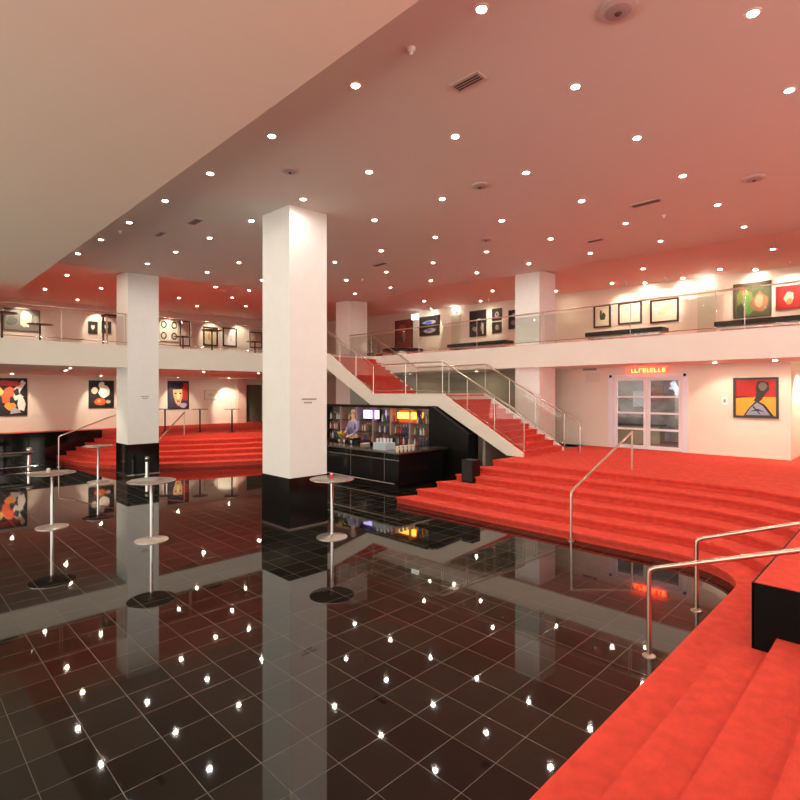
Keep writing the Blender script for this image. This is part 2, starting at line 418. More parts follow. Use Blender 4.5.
ptsW = seg((wx, 7.8, ZP+.14), (wx, YL, 2.70), 3)+seg((wx, YL, 2.70), (wx, YU, 2.70), 2)+seg((wx, YU, 2.70), (wx, 16.9, ZT), 3)+[(wx, 16.9, ZT), (wx, 18.35, ZT)]
balustrade('glass_balustrade', 'steel and glass railing on the open hall side of the staircase', ptsW, 0, 1.0, (wx, 7.8, ZP))
ex = SX1+.05
ptsE = seg((ex, 7.8, ZP+.14), (ex, YL, 2.70), 3)+seg((ex, YL, 2.70), (ex, YU, 2.70), 2)+[(ex, YU, 2.70)]
tE = balustrade('glass_balustrade', 'steel and glass railing on the wall side of the staircase', ptsE, 0, 1.0, (ex, 7.8, ZP))
MB().tube([(ex, 7.8, ZP+1.13), (ex, 7.38, ZP+.92), (ex, 7.30, ZP+.84), (ex, 7.29, ZP)], .022, 10).build('end_post', M['brass'], tE)
MB().tube([(ex-.01, YU, 3.70), (ex-.01, 16.9, ZT+1.0)], .02, 10).build('upper_handrail', M['brass'], tE)
# gallery railings
ys = [-6+0*i for i in range(0)]
gx = 15.06
ptsR = [(gx, y, ZT) for y in (-5.05, -2.3, .4, 3.1, 5.86, 8.6, 11.2, 14.0, 16.8, 18.3)]
balustrade('glass_balustrade', 'long steel and glass railing along the edge of the right gallery', ptsR, 0, 1.0, (gx, 5, ZT), rail_mat='darkrail' if False else 'brass', r=.022)
gy = 18.44
ptsL = [(x, gy, ZT) for x in (-6, -4, -2, 0, 2.0, 3.95, 5.75, 7.9, 10.2, 12.4)]
balustrade('glass_balustrade', 'long steel and glass railing along the edge of the left gallery', ptsL, 0, 1.0, (4, gy, ZT), r=.02)

# free handrails on the carpeted steps
def handrail(label, base, top_pt, end, endbase, m='brass'):
    t = thing('handrail', label, 'handrail', base)
    d = (Vector(end)-Vector(top_pt)).normalized(); tp = Vector(top_pt); R = .07
    path = [Vector(base), tp-Vector((0, 0, R)), tp-Vector((0, 0, R*.35))+d*R*.12, tp+d*R*.45-Vector((0, 0, .01)), tp+d*R]
    path.append(Vector(end)); 
    MB().tube(path, .024, 12).build('rail', M[m], t)
    if endbase: MB().tube([Vector(endbase), Vector(end)+Vector((0, 0, -.01))], .022, 10).build('end_post', M[m], t)
    MB().lathe(base, [(.065, 0), (.065, .012), (.03, .03), (.026, .03)], 20).build('floor_flange', M[m], t)
    return t
bx, by = onfloor(649, 656.5); handrail('steel tube handrail on the near straight red steps, closest one at lower right', (bx, by, 0), (bx, by, .90), (bx, by-3.3, .90+3.3*.365), (bx, by-3.3, ZP))
bx, by = onfloor(696.5, 611); handrail('steel tube handrail behind the black faced block, second from the right corner', (bx, by, 0), (bx, by, .89), (bx+.05, by-3.3, .89+3.3*.365), (bx+.05, by-3.3, ZP))
b0 = onfloor(573.5, 540.5); b0 = (8.97, b0[1]+.02); b1 = onfloor(632, 470, ZP)
handrail('steel handrail climbing the broad curved red steps in front of the glass door', (b0[0], b0[1], 0), (b0[0], b0[1], .90), (b1[0], b1[1], ZP+.88), (b1[0], b1[1], ZP))
handrail('steel handrail on the far red steps left of the black based pillar', (4.7, 22.3, 0), (4.7, 22.3, 1.12), (6.8, 22.4, 1.90), (7.5, 22.4, ZP) if False else None)
handrail('thin steel handrail on the far red steps just right of the second pillar', (6.98, 19.0, 0), (6.98, 19.0, 1.02), (9.2, 22.1, ZP+.95), (9.2, 22.1, ZP))

# ---------------------------------------------------------------- door in the right wall with room behind
dr = struct(MB().box(16.97, 17.2, D0, D0+.17, ZP, DZ).box(16.97, 17.2, D1-.17, D1, ZP, DZ).box(16.97, 17.2, D0+.17, D1-.17, DZ-.10, DZ).build('door_1', M['coolwhite']))
dw = (D1-D0-.34)/2
for s in range(2):
    y0 = D0+.17+s*dw; y1 = y0+dw; lf = MB(); zt_ = DZ-.10
    lf.box(17.03, 17.08, y0+.005, y0+.10, ZP+.01, zt_).box(17.03, 17.08, y1-.10, y1-.005, ZP+.01, zt_)
    lf.box(17.03, 17.08, y0+.1, y1-.1, ZP+.01, ZP+.12).box(17.03, 17.08, y0+.1, y1-.1, zt_-.10, zt_)
    hh = (zt_-.10-ZP-.12)/4
    for i in (1, 2, 3): lf.box(17.03, 17.08, y0+.1, y1-.1, ZP+.12+hh*i-.03, ZP+.12+hh*i+.03)
    l = lf.build('door_leaf', M['white'], dr)
    MB().box(17.05, 17.058, y0+.1, y1-.1, ZP+.12, zt_-.1).build('door_glass', M['doorglass'], l)
    yh = y1-.05 if s == 0 else y0+.05
    MB().tube([(17.03, yh, ZP+1.0), (16.98, yh, ZP+1.0), (16.98, yh, ZP+1.3), (17.03, yh, ZP+1.3)], .012, 8).build('door_handle', M['chrome'], l)
    ball = MB().ball((16.95, D0+.08+s*(D1-D0-.16), DZ-.05), .045, 8); ball.build('door_sensor', M['blacksatin'], dr)
# room behind
struct(MB().box(17.0, 20.5, 2.66, 9.5, ZP-.1, ZP).build('floor_back_room', flat('brown_floor', (.25, .16, .10), .3)))
struct(MB().box(20.5, 20.6, 2.66, 9.5, ZP, ZB).build('wall_back_room', mat('brown_grey_wall', (.42, .31, .24), .7, noise=.35, nscale=2.2)))
struct(MB().box(17.25, 20.5, 9.4, 9.5, ZP, ZB).build('wall_back_room_side', mat('tan_wall', (.5, .36, .26), .7, noise=.2, nscale=2)))
def yroom(px, x): return wallE(x, px)
t = thing('stair_flight', 'white open stair seen through the right leaf of the glass door', 'stairs', (19.6, 5.3, ZP))
for i in range(6): MB().box(19.3, 20.1, 5.1+.0+i*.17, 5.34+i*.17, ZP+.9+i*.2, ZP+.97+i*.2).build('tread', M['white'], t)
MB().prism_x([(4.9, ZP), (5.05, ZP), (6.15, ZP+2.1), (6.0, ZP+2.2)], 19.22, 19.27).build('stringer', M['white'], t)
t = thing('cabinet', 'low brown cabinet seen behind the glass door', 'cabinet', (19.2, 6.6, ZP))
MB().box(19.0, 19.5, 6.4, 8.8, ZP, ZP+.62).build('body', flat('tan_laminate', (.42, .31, .17)), t)
MB().box(18.97, 19.52, 6.35, 8.85, ZP+.62, ZP+.66).build('top', flat('dark_laminate', (.08, .05, .04)), t)
for i, (yy, zz, c_) in enumerate(((7.6, ZP+1.55, (.7, .66, .6)), (7.0, ZP+1.75, (.55, .25, .15)))):
    o = MB().box(20.44, 20.49, yy-.25, yy+.25, zz-.3, zz+.3).build('wall_poster', pc(c_))
    tag(o, ('pale poster' if i == 0 else 'rust coloured poster')+' on the back room wall seen through the left door leaf', 'poster')
lamp = thing('ceiling_lamp', 'cool white strip lamp lighting the room behind the glass door', 'lamp', (17.5, 6.1, ZB-.05))
MB().box(17.35, 17.65, 4.9, 7.3, ZB-.06, ZB-.001).build('diffuser', mat('cool_diffuser', (.8, .85, 1), .5, emit=(.72, .82, 1), es=26), lamp)
# neon above the door
ns = thing('neon_sign', 'glowing orange red neon lettering above the glass door', 'sign', (16.95, 6.1, 3.40))
mb = MB(); y = wallE(17, 632); ye = wallE(17, 667)
while y > ye:
    wd = random.choice((.05, .07, .09)); z0 = 3.345
    k = random.choice((0, 1, 2))
    mb.box(16.945, 16.965, y-.014, y, z0, z0+.12)
    if k != 0: mb.box(16.945, 16.965, y-wd, y, z0+.106, z0+.12)
    if k != 1: mb.box(16.945, 16.965, y-wd, y, z0, z0+.014)
    if k == 2: mb.box(16.945, 16.965, y-wd, y, z0+.053, z0+.067)
    y -= wd+.035
mb.build('neon_tubes', mat('orange_neon', (1, .3, .05), .5, emit=(1, .06, .015), es=24), ns)
MB().box(16.975, 16.999, wallE(17, 668.5), wallE(17, 630.5), 3.33, 3.48).build('backing', flat('pink_backing', (.8, .45, .38)), ns)
# wall bits
t = thing('intercom', 'small white intercom box on the wall left of the red and yellow painting', 'intercom', (16.98, wallE(17, 725), zat(17, wallE(17, 725), 401)))
yy, zz = wallE(17, 725), zat(17, wallE(17, 725), 401)
MB().box(16.965, 16.999, yy-.07, yy+.07, zz-.11, zz+.11).build('box', M['white'], t); MB().box(16.958, 16.965, yy-.03, yy+.03, zz-.04, zz+.05).build('button', flat('grey_button', (.35, .33, .32)), t)
yy, zz = wallE(17, 590), zat(17, wallE(17, 590), 369.5)
t = thing('air_grille', 'thin dark ventilation slot high on the wall left of the glass door', 'air vent', (16.98, yy, zz))
MB().box(16.97, 16.999, wallE(17, 597), wallE(17, 583), zz-.035, zz+.035).build('frame', M['vent'], t)
for i in range(3): MB().box(16.965, 16.971, wallE(17, 596.6), wallE(17, 583.4), zz-.025+i*.02, zz-.015+i*.02).build('slat', M['ventdark'], t)
yy = wallE(17, 593); tag(MB().box(16.98, 16.999, yy-.25, yy+.25, zz-.42, zz-.12).build('access_panel', flat('pale_panel', (.72, .66, .60))), 'pale square access panel on the wall below the ventilation slot', 'panel')
# rear corner doorway under the left gallery
d2 = struct(MB().box(15.75, 15.83, 28.95, 29.1, ZP, ZP+2.35).box(16.9, 17.0, 28.95, 29.1, ZP, ZP+2.35).box(15.83, 16.9, 28.95, 29.1, ZP+2.27, ZP+2.35).build('door_2', M['wall']))
MB().box(15.85, 16.88, 29.0, 29.05, ZP, ZP+2.27).build('door_leaf', flat('dark_green_glass', (.12, .13, .10), .15), d2)
struct(MB().box(15.15, 15.7, 28.75, 29.0, ZP, ZB).build('wall_rear_pilaster', mat('rose_paint', (.72, .50, .42), .7)))

# ---------------------------------------------------------------- bar
BX = 10.2; BY0, BY1 = 10.25, 17.0
bar = thing('bar_counter', 'long black bar counter with steel edged top and foot rail below the staircase', 'bar', (10.6, 13, 0))
MB().box(BX+.08, BX+.55, BY0+.08, BY1, .10, 1.0).box(BX+.55, 12.2, BY0+.08, BY0+.5, .10, 1.0).build('body', M['black'], bar)
MB().box(BX+.14, BX+.55, BY0+.14, BY1, 0, .10).box(BX+.55, 12.2, BY0+.14, BY0+.5, 0, .10).build('kick_plinth', M['blacksatin'], bar)
MB().prism([(BX, BY0), (12.3, BY0), (12.3, BY0+.62), (BX+.62, BY0+.62), (BX+.62, BY1), (BX, BY1)], 1.0, 1.045).build('counter_top', mat('dark_polished_top', (.05, .045, .04), .1), bar)
MB().box(BX-.012, BX, BY0, BY1, .998, 1.047).box(BX, 12.3, BY0-.012, BY0, .998, 1.047).build('steel_edge', M['steel'], bar)
MB().box(BX+.06, BX+.08, BY0+.06, BY1, .80, .83).build('front_strip', M['steel'], bar)
for y in (10.9, 12.4, 13.9, 15.4): MB().box(BX+.065, BX+.08, y-.012, y+.012, .1, 1.0).build('panel_joint', M['steel'], bar)
MB().tube([(BX-.06, BY0+.1, .17), (BX-.06, BY1, .17)], .03, 10).build('foot_rail', M['steel'], bar)
for y in (10.6, 12.2, 13.8, 15.4): MB().tube([(BX-.06, y, .17), (BX+.1, y, .17)], .012, 8).build('rail_bracket', M['steel'], bar)
# work counter and back bar
bb = thing('back_bar', 'tall mirrored bottle shelving with black frame behind the bar', 'shelving', (12.7, 14, 0))
BB0, BB1, BZ = 11.15, 16.6, 2.27
MB().box(12.80, 12.86, BB0, BB1, .95, BZ).build('mirror_back', mat('dim_mirror', (.50, .42, .36), .12, metal=.7), bb)
MB().box(12.35, 12.86, BB0, BB1, 0, .95).build('base_cabinet', M['blacksatin'], bb)
MB().box(12.35, 12.80, BB0, BB1, BZ-.08, BZ).build('top_rail', M['blacksatin'], bb)
nd = 6
for i in range(nd+1):
    y = BB0+(BB1-BB0)*i/nd; MB().box(12.50, 12.80, y-.025, y+.025, .95, BZ-.08).build('divider', M['blacksatin'] if i in (0, nd) else flat('rose_divider', (.45, .30, .28)), bb)
for z in (1.32, 1.70): MB().box(12.52, 12.80, BB0+.03, BB1-.03, z-.02, z).build('shelf', flat('dark_shelf', (.10, .05, .05), .2), bb)
# lit displays in two bays
bay = (BB1-BB0)/nd
y0 = wallE(12.6, 378); y1 = wallE(12.6, 364)
t = thing('light_box', 'white violet glowing light box on the back bar shelves, left one', 'light box', (12.6, (y0+y1)/2, 1.9))
MB().box(12.58, 12.66, y0, y1, 1.78, 2.08).build('panel', mat('violet_glow', (.6, .5, 1), .5, emit=(.50, .40, 1), es=3.5), t)
MB().box(12.66, 12.72, y0-.02, y1+.02, 1.70, 2.10).build('casing', M['blacksatin'], t)
y0 = wallE(12.6, 415); y1 = wallE(12.6, 398)
t = thing('light_box', 'orange yellow glowing light box on the back bar shelves, right one', 'light box', (12.6, (y0+y1)/2, 1.9))
MB().box(12.58, 12.66, y0, y1, 1.84, 2.04).build('panel', mat('orange_glow', (1, .5, .1), .5, emit=(1, .36, .03), es=9), t)
MB().box(12.66, 12.72, y0-.02, y1+.02, 1.70, 2.12).build('casing', flat('rust_casing', (.5, .1, .05)), t)
# bottles
BC = [((.03, .10, .04), 'dark green'), ((.25, .06, .01), 'amber'), ((.45, .03, .03), 'red'), ((.6, .6, .62), 'clear'), ((.05, .04, .2), 'deep blue'), ((.55, .4, .2), 'golden')]
bproto = {}; blist = []
cnt = 0
for zi, z in enumerate((.951, 1.321, 1.701)):
    y = BB0+.13
    while y < BB1-.1:
        ib = int((y-BB0)/bay); fr = (y-BB0)/bay-ib
        if fr < .12 or fr > .88 or (zi == 2 and (wallE(12.6, 380) < y < wallE(12.6, 362) or wallE(12.6, 417) < y < wallE(12.6, 396))): y += .07; continue
        ci = random.randrange(6); H = .27 if zi != 1 else .26
        if ci not in bproto:
            b_ = thing('bottle', 'x', 'bottle', (12.63, y, z))
            bm_ = mat('bottle_glass', BC[ci][0], .08)
            MB().lathe((12.63, y, z), [(.034, 0), (.036, .02), (.036, .16), (.014, .20), (.013, .25)], 12).build('body', bm_, b_)
            MB().lathe((12.63, y, z), [(.015, .25), (.015, .275)], 10).build('cap', M['blacksatin'] if ci % 2 else M['brass'], b_); bproto[ci] = b_
        else: b_ = dup(bproto[ci], (12.63, y, z))
        lv = ('lowest', 'middle', 'top')[zi]
        b_['label'] = f'{BC[ci][1]} glass bottle standing on the {lv} shelf of the back bar'; b_['group'] = f'{BC[ci][1]} bottles on the {lv} shelf of the back bar'
        blist.append((b_, BC[ci][0:2][1], lv, y)); y += .13
for b_, cn, lv, y in blist:
    same = sorted([q[3] for q in blist if q[1] == cn and q[2] == lv], reverse=True)
    if len(same) > 1: b_['label'] = f'{cn} bottle, {ORD[same.index(y)]} of its colour from left on {lv} back bar shelf'
# black end panel under the stair
t = MB().prism_x([(9.55, 0), (BB0-.02, 0), (BB0-.02, 2.25), (10.95, 2.25), (9.55, 1.48)], 12.42, 12.9).build('end_cabinet', M['blacksatin'])
tag(t, 'black cabinet with sloping top fitted under the staircase right of the bar', 'cabinet')
struct(MB().box(12.92, 17.0, 9.3, 9.4, 0, 1.3).build('trim_1', M['olive']))
# things on the bar
def at(px, py, z): x, y = onfloor(px, py, z); return x, y
zc = 1.046
# rolled napkins / cups at the corner
for i, px in enumerate((405, 409, 413, 417, 421)):
    y = BY0+.18; x = 10.32+i*.16
    if i == 0:
        cp = thing('cup_stack', 'x', 'cups', (x, y, zc))
        for k in range(2): MB().lathe((x, y, zc+k*.075), [(.036, 0), (.05, .07), (.058, .085), (.056, .09)], 16).build('cup', flat('cream_china', (.84, .78, .66), .3), cp); 
        o_ = cp
    else: o_ = dup(cp, (x, y, zc))
    o_['label'] = ORD[i]+' stack of cream cups from the left on the near end of the bar counter'; o_['group'] = 'cup stacks on the end of the bar'
x, y = 10.45, 12.0
t = thing('glass_rack', 'pale blue grey crate of glasses standing on the bar counter', 'crate', (10.72, 11.25, zc))
MB().box(10.38, 10.78, 10.98, 11.5, zc, zc+.20).build('crate', flat('pale_blue_plastic', (.52, .60, .66)), t)
for i in range(3):
    for j in range(3): MB().lathe((10.45+i*.13, 11.07+j*.16, zc+.2), [(.03, 0), (.036, .12)], 12).build('glass', flat('frosted_glass', (.75, .78, .8), .15), t)
t = thing('plate_stack', 'rounded stack of beige plates on the bar counter left of the pale crate', 'plates', (10.5, 12.0, zc))
for k in range(6): MB().lathe((10.5, 12.0, zc+k*.022), [(.09, 0), (.15, .015), (.15, .02)], 20).build('plate', flat('beige_china', (.62, .54, .42), .3), t)
t = thing('coffee_machine', 'steel coffee machine on the low cabinet behind the bar', 'coffee machine', (12.45, 12.9, .95))
t.location = (12.42, 12.9, .95)
MB().box(12.36, 12.5, 12.6, 13.2, .95, 1.28).build('body', M['steel'], t); MB().box(12.34, 12.36, 12.65, 13.15, 1.02, 1.16).build('front_panel', M['blacksatin'], t)
# flowers
vx, vy = 10.42, wallE(10.42, 341)
fl = thing('flower_vase', 'yellow flowers in a glass vase on the bar counter beside the pillar', 'flowers', (vx, vy, zc))
MB().lathe((vx, vy, zc), [(.05, 0), (.06, .1), (.045, .2), (.055, .22)], 16).build('vase', M['glass'], fl)
mb = MB()
for i in range(16):
    a = random.random()*6.28; r = random.random()*.13; mb.ball((vx+r*math.cos(a), vy+r*math.sin(a), zc+.32+random.random()*.12), .035, 6)
mb.build('blossoms', flat('yellow_petals', (.65, .45, .06)), fl)
mb = MB()
for i in range(10):
    a = random.random()*6.28; r = random.random()*.12; mb.tube([(vx, vy, zc+.05), (vx+r*math.cos(a), vy+r*math.sin(a), zc+.33)], .005, 6)
mb.build('stems', flat('green_stem', (.06, .15, .03)), fl)
for i, py in enumerate((14.7, 14.4, 13.2, 12.95, 12.6)):
    g0 = MB().lathe((10.45, py, zc), [(.03, 0), (.03, .005), (.005, .01), (.005, .08), (.035, .13), (.032, .18)], 14).build('wine_glass', flat('bright_glass', (.7, .7, .72), .08))
    tag(g0, ORD[i]+' stemmed glass from the left along the bar counter', 'glass', 'glasses on the bar counter')
# bartender
def skinned(name, nodes, edges, m, parent, root=0, sub=2):
    me = bpy.data.meshes.new(name); o0 = wloc(parent)
    me.from_pydata([Vector(n[:3])-o0 for n in nodes], edges, []); me.materials.append(m)
    o = bpy.data.objects.new(name, me); C.objects.link(o); o.parent = parent
    sk = o.modifiers.new('skin', 'SKIN'); sk.use_smooth_shade = True
    lay = me.skin_vertices[0] if me.skin_vertices else None
    if lay is None:
        bm = bmesh.new(); bm.from_mesh(me); bm.verts.layers.skin.verify(); bm.to_mesh(me); bm.free(); lay = me.skin_vertices[0]
    for i, n in enumerate(nodes):
        lay.data[i].radius = (n[3], n[4] if len(n) > 4 else n[3]); lay.data[i].use_root = (i == root)
    s = o.modifiers.new('sub', 'SUBSURF'); s.levels = sub; s.render_levels = sub
    return o
pxm = 11.35; pym = wallE(pxm, 353.5); FZ = .20
struct(MB().box(10.85, 12.3, 10.9, 17.0, 0, FZ).build('floor_behind_bar', M['darkwood']))
pe = thing('person', 'person in lilac shirt and dark waistcoat standing behind the bar', 'person', (pxm, pym, FZ))
def P(u, v, z, *r):  # u: towards hall, v: along the bar
    return (pxm-u, pym+v, FZ+z*1.07, *r)
skin = flat('skin', (.72, .46, .32), .55)
nodes = [P(0, 0, .95, .15, .12), P(0, 0, 1.15, .14, .11), P(0, 0, 1.36, .17, .11), P(0, 0, 1.47, .07), P(.01, 0, 1.55, .055), P(.02, 0, 1.63, .085), P(.01, 0, 1.71, .078),
         P(0, .19, 1.42, .055), P(.05, .26, 1.18, .045), P(.28, .20, 1.02, .035), P(.36, .18, 1.01, .03, .018),
         P(0, -.19, 1.42, .055), P(.05, -.26, 1.18, .045), P(.28, -.20, 1.02, .035), P(.36, -.18, 1.01, .03, .018),
         P(0, .09, .88, .09), P(.02, .10, .48, .065), P(0, .10, .09, .045), P(.15, .11, .03, .035),
         P(0, -.09, .88, .09), P(.02, -.10, .48, .065), P(0, -.10, .09, .045), P(.15, -.11, .03, .035)]
edges = [(0, 1), (1, 2), (2, 3), (3, 4), (4, 5), (5, 6), (2, 7), (7, 8), (8, 9), (9, 10), (2, 11), (11, 12), (12, 13), (13, 14), (0, 15), (15, 16), (16, 17), (17, 18), (0, 19), (19, 20), (20, 21), (21, 22)]
for hand, sgn in ((10, 1), (14, -1)):
    hv = (.18*sgn)
    for q in range(4):
        i0 = len(nodes); o_ = (q-1.5)*.019
        ln = (.045, .055, .052, .04)[q]
        nodes.append(P(.385, hv+o_, 1.008, .009)); nodes.append(P(.385+ln, hv+o_*1.2, 1.0, .008)); nodes.append(P(.385+ln*1.6, hv+o_*1.25, .985, .007))
        edges += [(hand, i0), (i0, i0+1), (i0+1, i0+2)]
    i0 = len(nodes); nodes.append(P(.36, hv-sgn*.045, 1.0, .010)); nodes.append(P(.395, hv-sgn*.06, .99, .008)); edges += [(hand, i0), (i0, i0+1)]
skinned('body', nodes, edges, skin, pe)
sh = [P(0, 0, .93, .165, .135), P(0, 0, 1.15, .155, .125), P(0, 0, 1.36, .185, .125), P(0, 0, 1.45, .085), P(0, .19, 1.42, .068), P(.05, .26, 1.18, .058), P(.24, .21, 1.04, .048), P(0, -.19, 1.42, .068), P(.05, -.26, 1.18, .058), P(.24, -.21, 1.04, .048)]
skinned('shirt', sh, [(0, 1), (1, 2), (2, 3), (2, 4), (4, 5), (5, 6), (2, 7), (7, 8), (8, 9)], flat('lilac_cotton', (.30, .27, .48), .8), pe)
ve = [P(0, 0, .92, .175, .145), P(0, -.01, 1.15, .168, .137), P(0, -.02, 1.33, .165, .135)]
skinned('waistcoat', ve, [(0, 1), (1, 2)], flat('grey_cloth', (.10, .10, .12), .8), pe)
tr = [P(0, 0, .93, .17, .13), P(0, .09, .86, .11), P(.02, .10, .48, .085), P(0, .10, .12, .07), P(0, -.09, .86, .11), P(.02, -.10, .48, .085), P(0, -.10, .12, .07)]
skinned('trousers', tr, [(0, 1), (1, 2), (2, 3), (0, 4), (4, 5), (5, 6)], flat('black_cloth', (.02, .02, .02), .8), pe)
hx, hy, hz = P(.01, 0, 1.70)
hb = MB(); hb.ball((hx+.012, hy, hz+.035), .098, 10, sz=.95); hb.build('hair', flat('light_brown_hair', (.42, .33, .24), .7), pe)
fc = MB()
for s in (-1, 1): fc.ball((pxm-.112, pym+s*.033, FZ+1.68*1.07), .011, 6)
fc.build('eyes', flat('dark_eye', (.05, .03, .02), .3), pe)
MB().ball((pxm-.118, pym, FZ+1.645*1.07), .016, 6, sz=1.5).build('nose', skin, pe)
MB().box(pxm-.108, pym and pxm-.10, pym-.025, pym+.025, FZ+1.60*1.07-.004, FZ+1.60*1.07+.004).build('mouth', flat('lips', (.5, .2, .16)), pe)
# black box on the red steps
kx, ky = onfloor(467.5, 482.5, RS*3)
t = thing('loudspeaker', 'black box loudspeaker standing on the left end of the curved red steps', 'loudspeaker', (kx, ky, RS*3))
MB().box(kx-.02, kx+.30, ky-.17, ky+.17, RS*3, RS*3+.56).build('cabinet', M['blacksatin'], t)
MB().box(kx-.03, kx-.02, ky-.15, ky+.15, RS*3+.03, RS*3+.53).build('grille', mat('speaker_cloth', (.02, .02, .02), .9), t)

# ---------------------------------------------------------------- bistro tables
def bistro(name, loc, rt, rb, h, mtop, mpole, mbase, label, cat='table', group=None):
    t = thing(name, label, cat, loc, group); c = loc
    MB().lathe(c, [(rt-.012, h-.028), (rt, h-.02), (rt, h-.006), (rt-.008, h)], 40).build('table_top', mtop, t)
    MB().lathe(c, [(rt+.001, h-.022), (rt+.006, h-.018), (rt+.006, h-.008), (rt+.001, h-.004)], 40).build('edge_band', M['steel'], t)
    MB().lathe(c, [(.032, .03), (.032, h-.05), (.07, h-.045), (.07, h-.028)], 16).build('column', mpole, t)
    MB().lathe(c, [(rb, 0), (rb, .012), (rb*.75, .028), (.05, .045), (.034, .06)], 36).build('base_plate', mbase, t)
    return t
lab = {(52, 527.2): 'round steel bistro table furthest left on the black floor', (151.5, 540.3): 'round steel bistro table in front of the second pillar',
       (332, 537): 'round steel bistro table beside the central pillar', (98, 481.8): 'round steel bistro table furthest back, before the far red steps'}
first = None; tabs = {}
for (px, py), l in lab.items():
    x, y = onfloor(px, py)
    if first is None: first = bistro('bistro_table', (x, y, 0), .41, .29, 1.10, M['tabletop'], M['chrome'], M['basemetal'], l, group='steel bistro tables on the black floor'); tabs[px] = first
    else: tabs[px] = dup(first, (x, y, 0), l)
def onto(px, dx, dy): o = tabs[px].location; return o.x+dx, o.y+dy, 1.10
def votive(loc, label, col, emit=0):
    t = thing('candle_holder', label, 'candle holder', loc)
    MB().lathe(loc, [(.03, 0), (.036, .07), (.034, .075)], 16).build('glass_cup', mat('votive_glass', col, .1, emit=col if emit else None, es=emit), t)
    MB().lathe((loc[0], loc[1], loc[2]+.075), [(.028, 0), (.02, .008)], 12).build('wax', flat('wax', (.9, .85, .75)), t)
votive(onto(332, .02, .04), 'small red candle glass on the table beside the central pillar', (.7, .03, .05))
votive(onto(52, -.05, .06), 'small clear candle glass on the leftmost bistro table', (.6, .55, .5))
# steel ashtray column by pillar 2
x, y = onfloor(147, 476.5)
t = thing('ashtray_stand', 'slim chrome ashtray column standing before the plinth of the second pillar', 'ashtray', (x, y, 0))
MB().lathe((x, y, 0), [(.09, 0), (.09, .02), (.06, .03), (.06, .48)], 20).build('column', M['chrome'], t)
MB().lathe((x, y, 0), [(.075, .481), (.075, .51)], 20).build('rim', M['blacksatin'], t)
MB().ball((x, y, .585), .072, 10).build('knob', M['chrome'], t)
# rear platform tables
rt0 = None
for px, l in ((165, 'dark bistro table on the far platform just right of the second pillar'), (200, 'dark bistro table in the middle of the far platform'), (232, 'dark bistro table on the far platform in front of the bright wall')):
    x, y = onfloor(px, 432.0, ZP)
    if rt0 is None: rt0 = bistro('bistro_table', (x, y, ZP), .34, .20, 1.05, M['darkwood'], M['blacksatin'], M['blacksatin'], l, group='dark bistro tables on the far platform')
    else: dup(rt0, (x, y, ZP), l)
gt0 = None
for px, py, l in ((2, 312, 'dark topped high table on the left gallery at the very edge of the picture'), (40, 324, 'dark topped high table on the left gallery before the large green picture'), (183, 336.5, 'dark topped high table on the left gallery right of the second pillar'),
                  (212, 330, 'dark topped high table on the left gallery before the brown framed picture'), (255, 341.5, 'dark topped high table on the left gallery beside the central pillar')):
    d = F*(ZT+1.05-CH)/(HZ-py); X = (px-400)/F*d; x, y = (d+X)*S2, (d-X)*S2; y = max(y, 19.2)
    if gt0 is None: gt0 = bistro('high_table', (x, y, ZT), .42, .22, 1.05, M['frame'], M['blacksatin'], M['blacksatin'], l, group='high tables on the left gallery')
    else: dup(gt0, (x, y, ZT), l)
x = wallN(20.2, 113); t = thing('display_stand', 'dark square stand with chrome legs on the left gallery left of the pillar', 'stand', (x, 20.2, ZT))
MB().box(x-.3, x+.3, 20.0, 20.5, ZT+1.1, ZT+1.16).build('top', M['frame'], t)
for sx in (-.24, .24):
    for sy in (20.05, 20.45): MB().tube([(x+sx, sy, ZT), (x+sx, sy, ZT+1.1)], .03, 8).build('leg', M['steel'] if sy < 20.2 else M['frame'], t)
# low black glass bench at the far left floor
for (pa, pb, l) in ((-40, 33, 'low black bench with chrome rails before the far left wall'),):
    ya = 22.4; xa, xb = wallN(ya, pa), wallN(ya, pb)
    t = thing('low_bench', l, 'bench', ((xa+xb)/2, ya, 0))
    MB().box(xa, xb, ya, ya+.6, .50, .58).build('seat', M['black'], t)
    MB().tube([(xa, ya-.02, .60), (xb, ya-.02, .60)], .035, 8).build('upper_rail', M['chrome'], t); MB().tube([(xa, ya-.02, .10), (xb+.15, ya-.02, .10)], .035, 8).build('lower_rail', M['chrome'], t)
    for xx in (xa+.1, (xa+xb)/2, xb-.12):
        MB().tube([(xx, ya+.05, 0), (xx, ya+.05, .5)], .06, 10).build('leg', M['chrome'], t)
    MB().ball((xb-.1, ya+.1, .68), .10, 10).build('ball_finial', M['chrome'], t)

# ---------------------------------------------------------------- gallery benches
def gbench(y0, y1, x0, label):
    t = thing('gallery_bench', label, 'bench', (x0+.3, (y0+y1)/2, ZT))
    MB().box(x0, x0+.62, y0, y1, ZT+.38, ZT+.52).build('seat', M['blacksatin'], t)
    MB().box(x0+.04, x0+.58, y0+.1, y1-.1, ZT+.28, ZT+.34).build('under_frame', M['steel'], t)
    for y in (y0+.35, y0+.75, y1-.75, y1-.35): MB().box(x0+.1, x0+.5, y-.04, y+.04, ZT, ZT+.38).build('leg', M['steel'], t)
gbench(wallE(17.5, 812), wallE(17.5, 714), 17.5, 'long black bench on the right gallery under the green and red paintings')
gbench(wallE(17.5, 662), wallE(17.5, 585), 17.5, 'long black bench on the right gallery under the three pale framed pictures')
gbench(wallE(17.5, 505), wallE(17.5, 447), 17.5, 'long black bench on the right gallery under the dark framed prints')
x = 17.3; y = wallE(x, 403)
t = thing('round_bench', 'round black seat on the gallery at the head of the staircase', 'bench', (x, y, ZT))
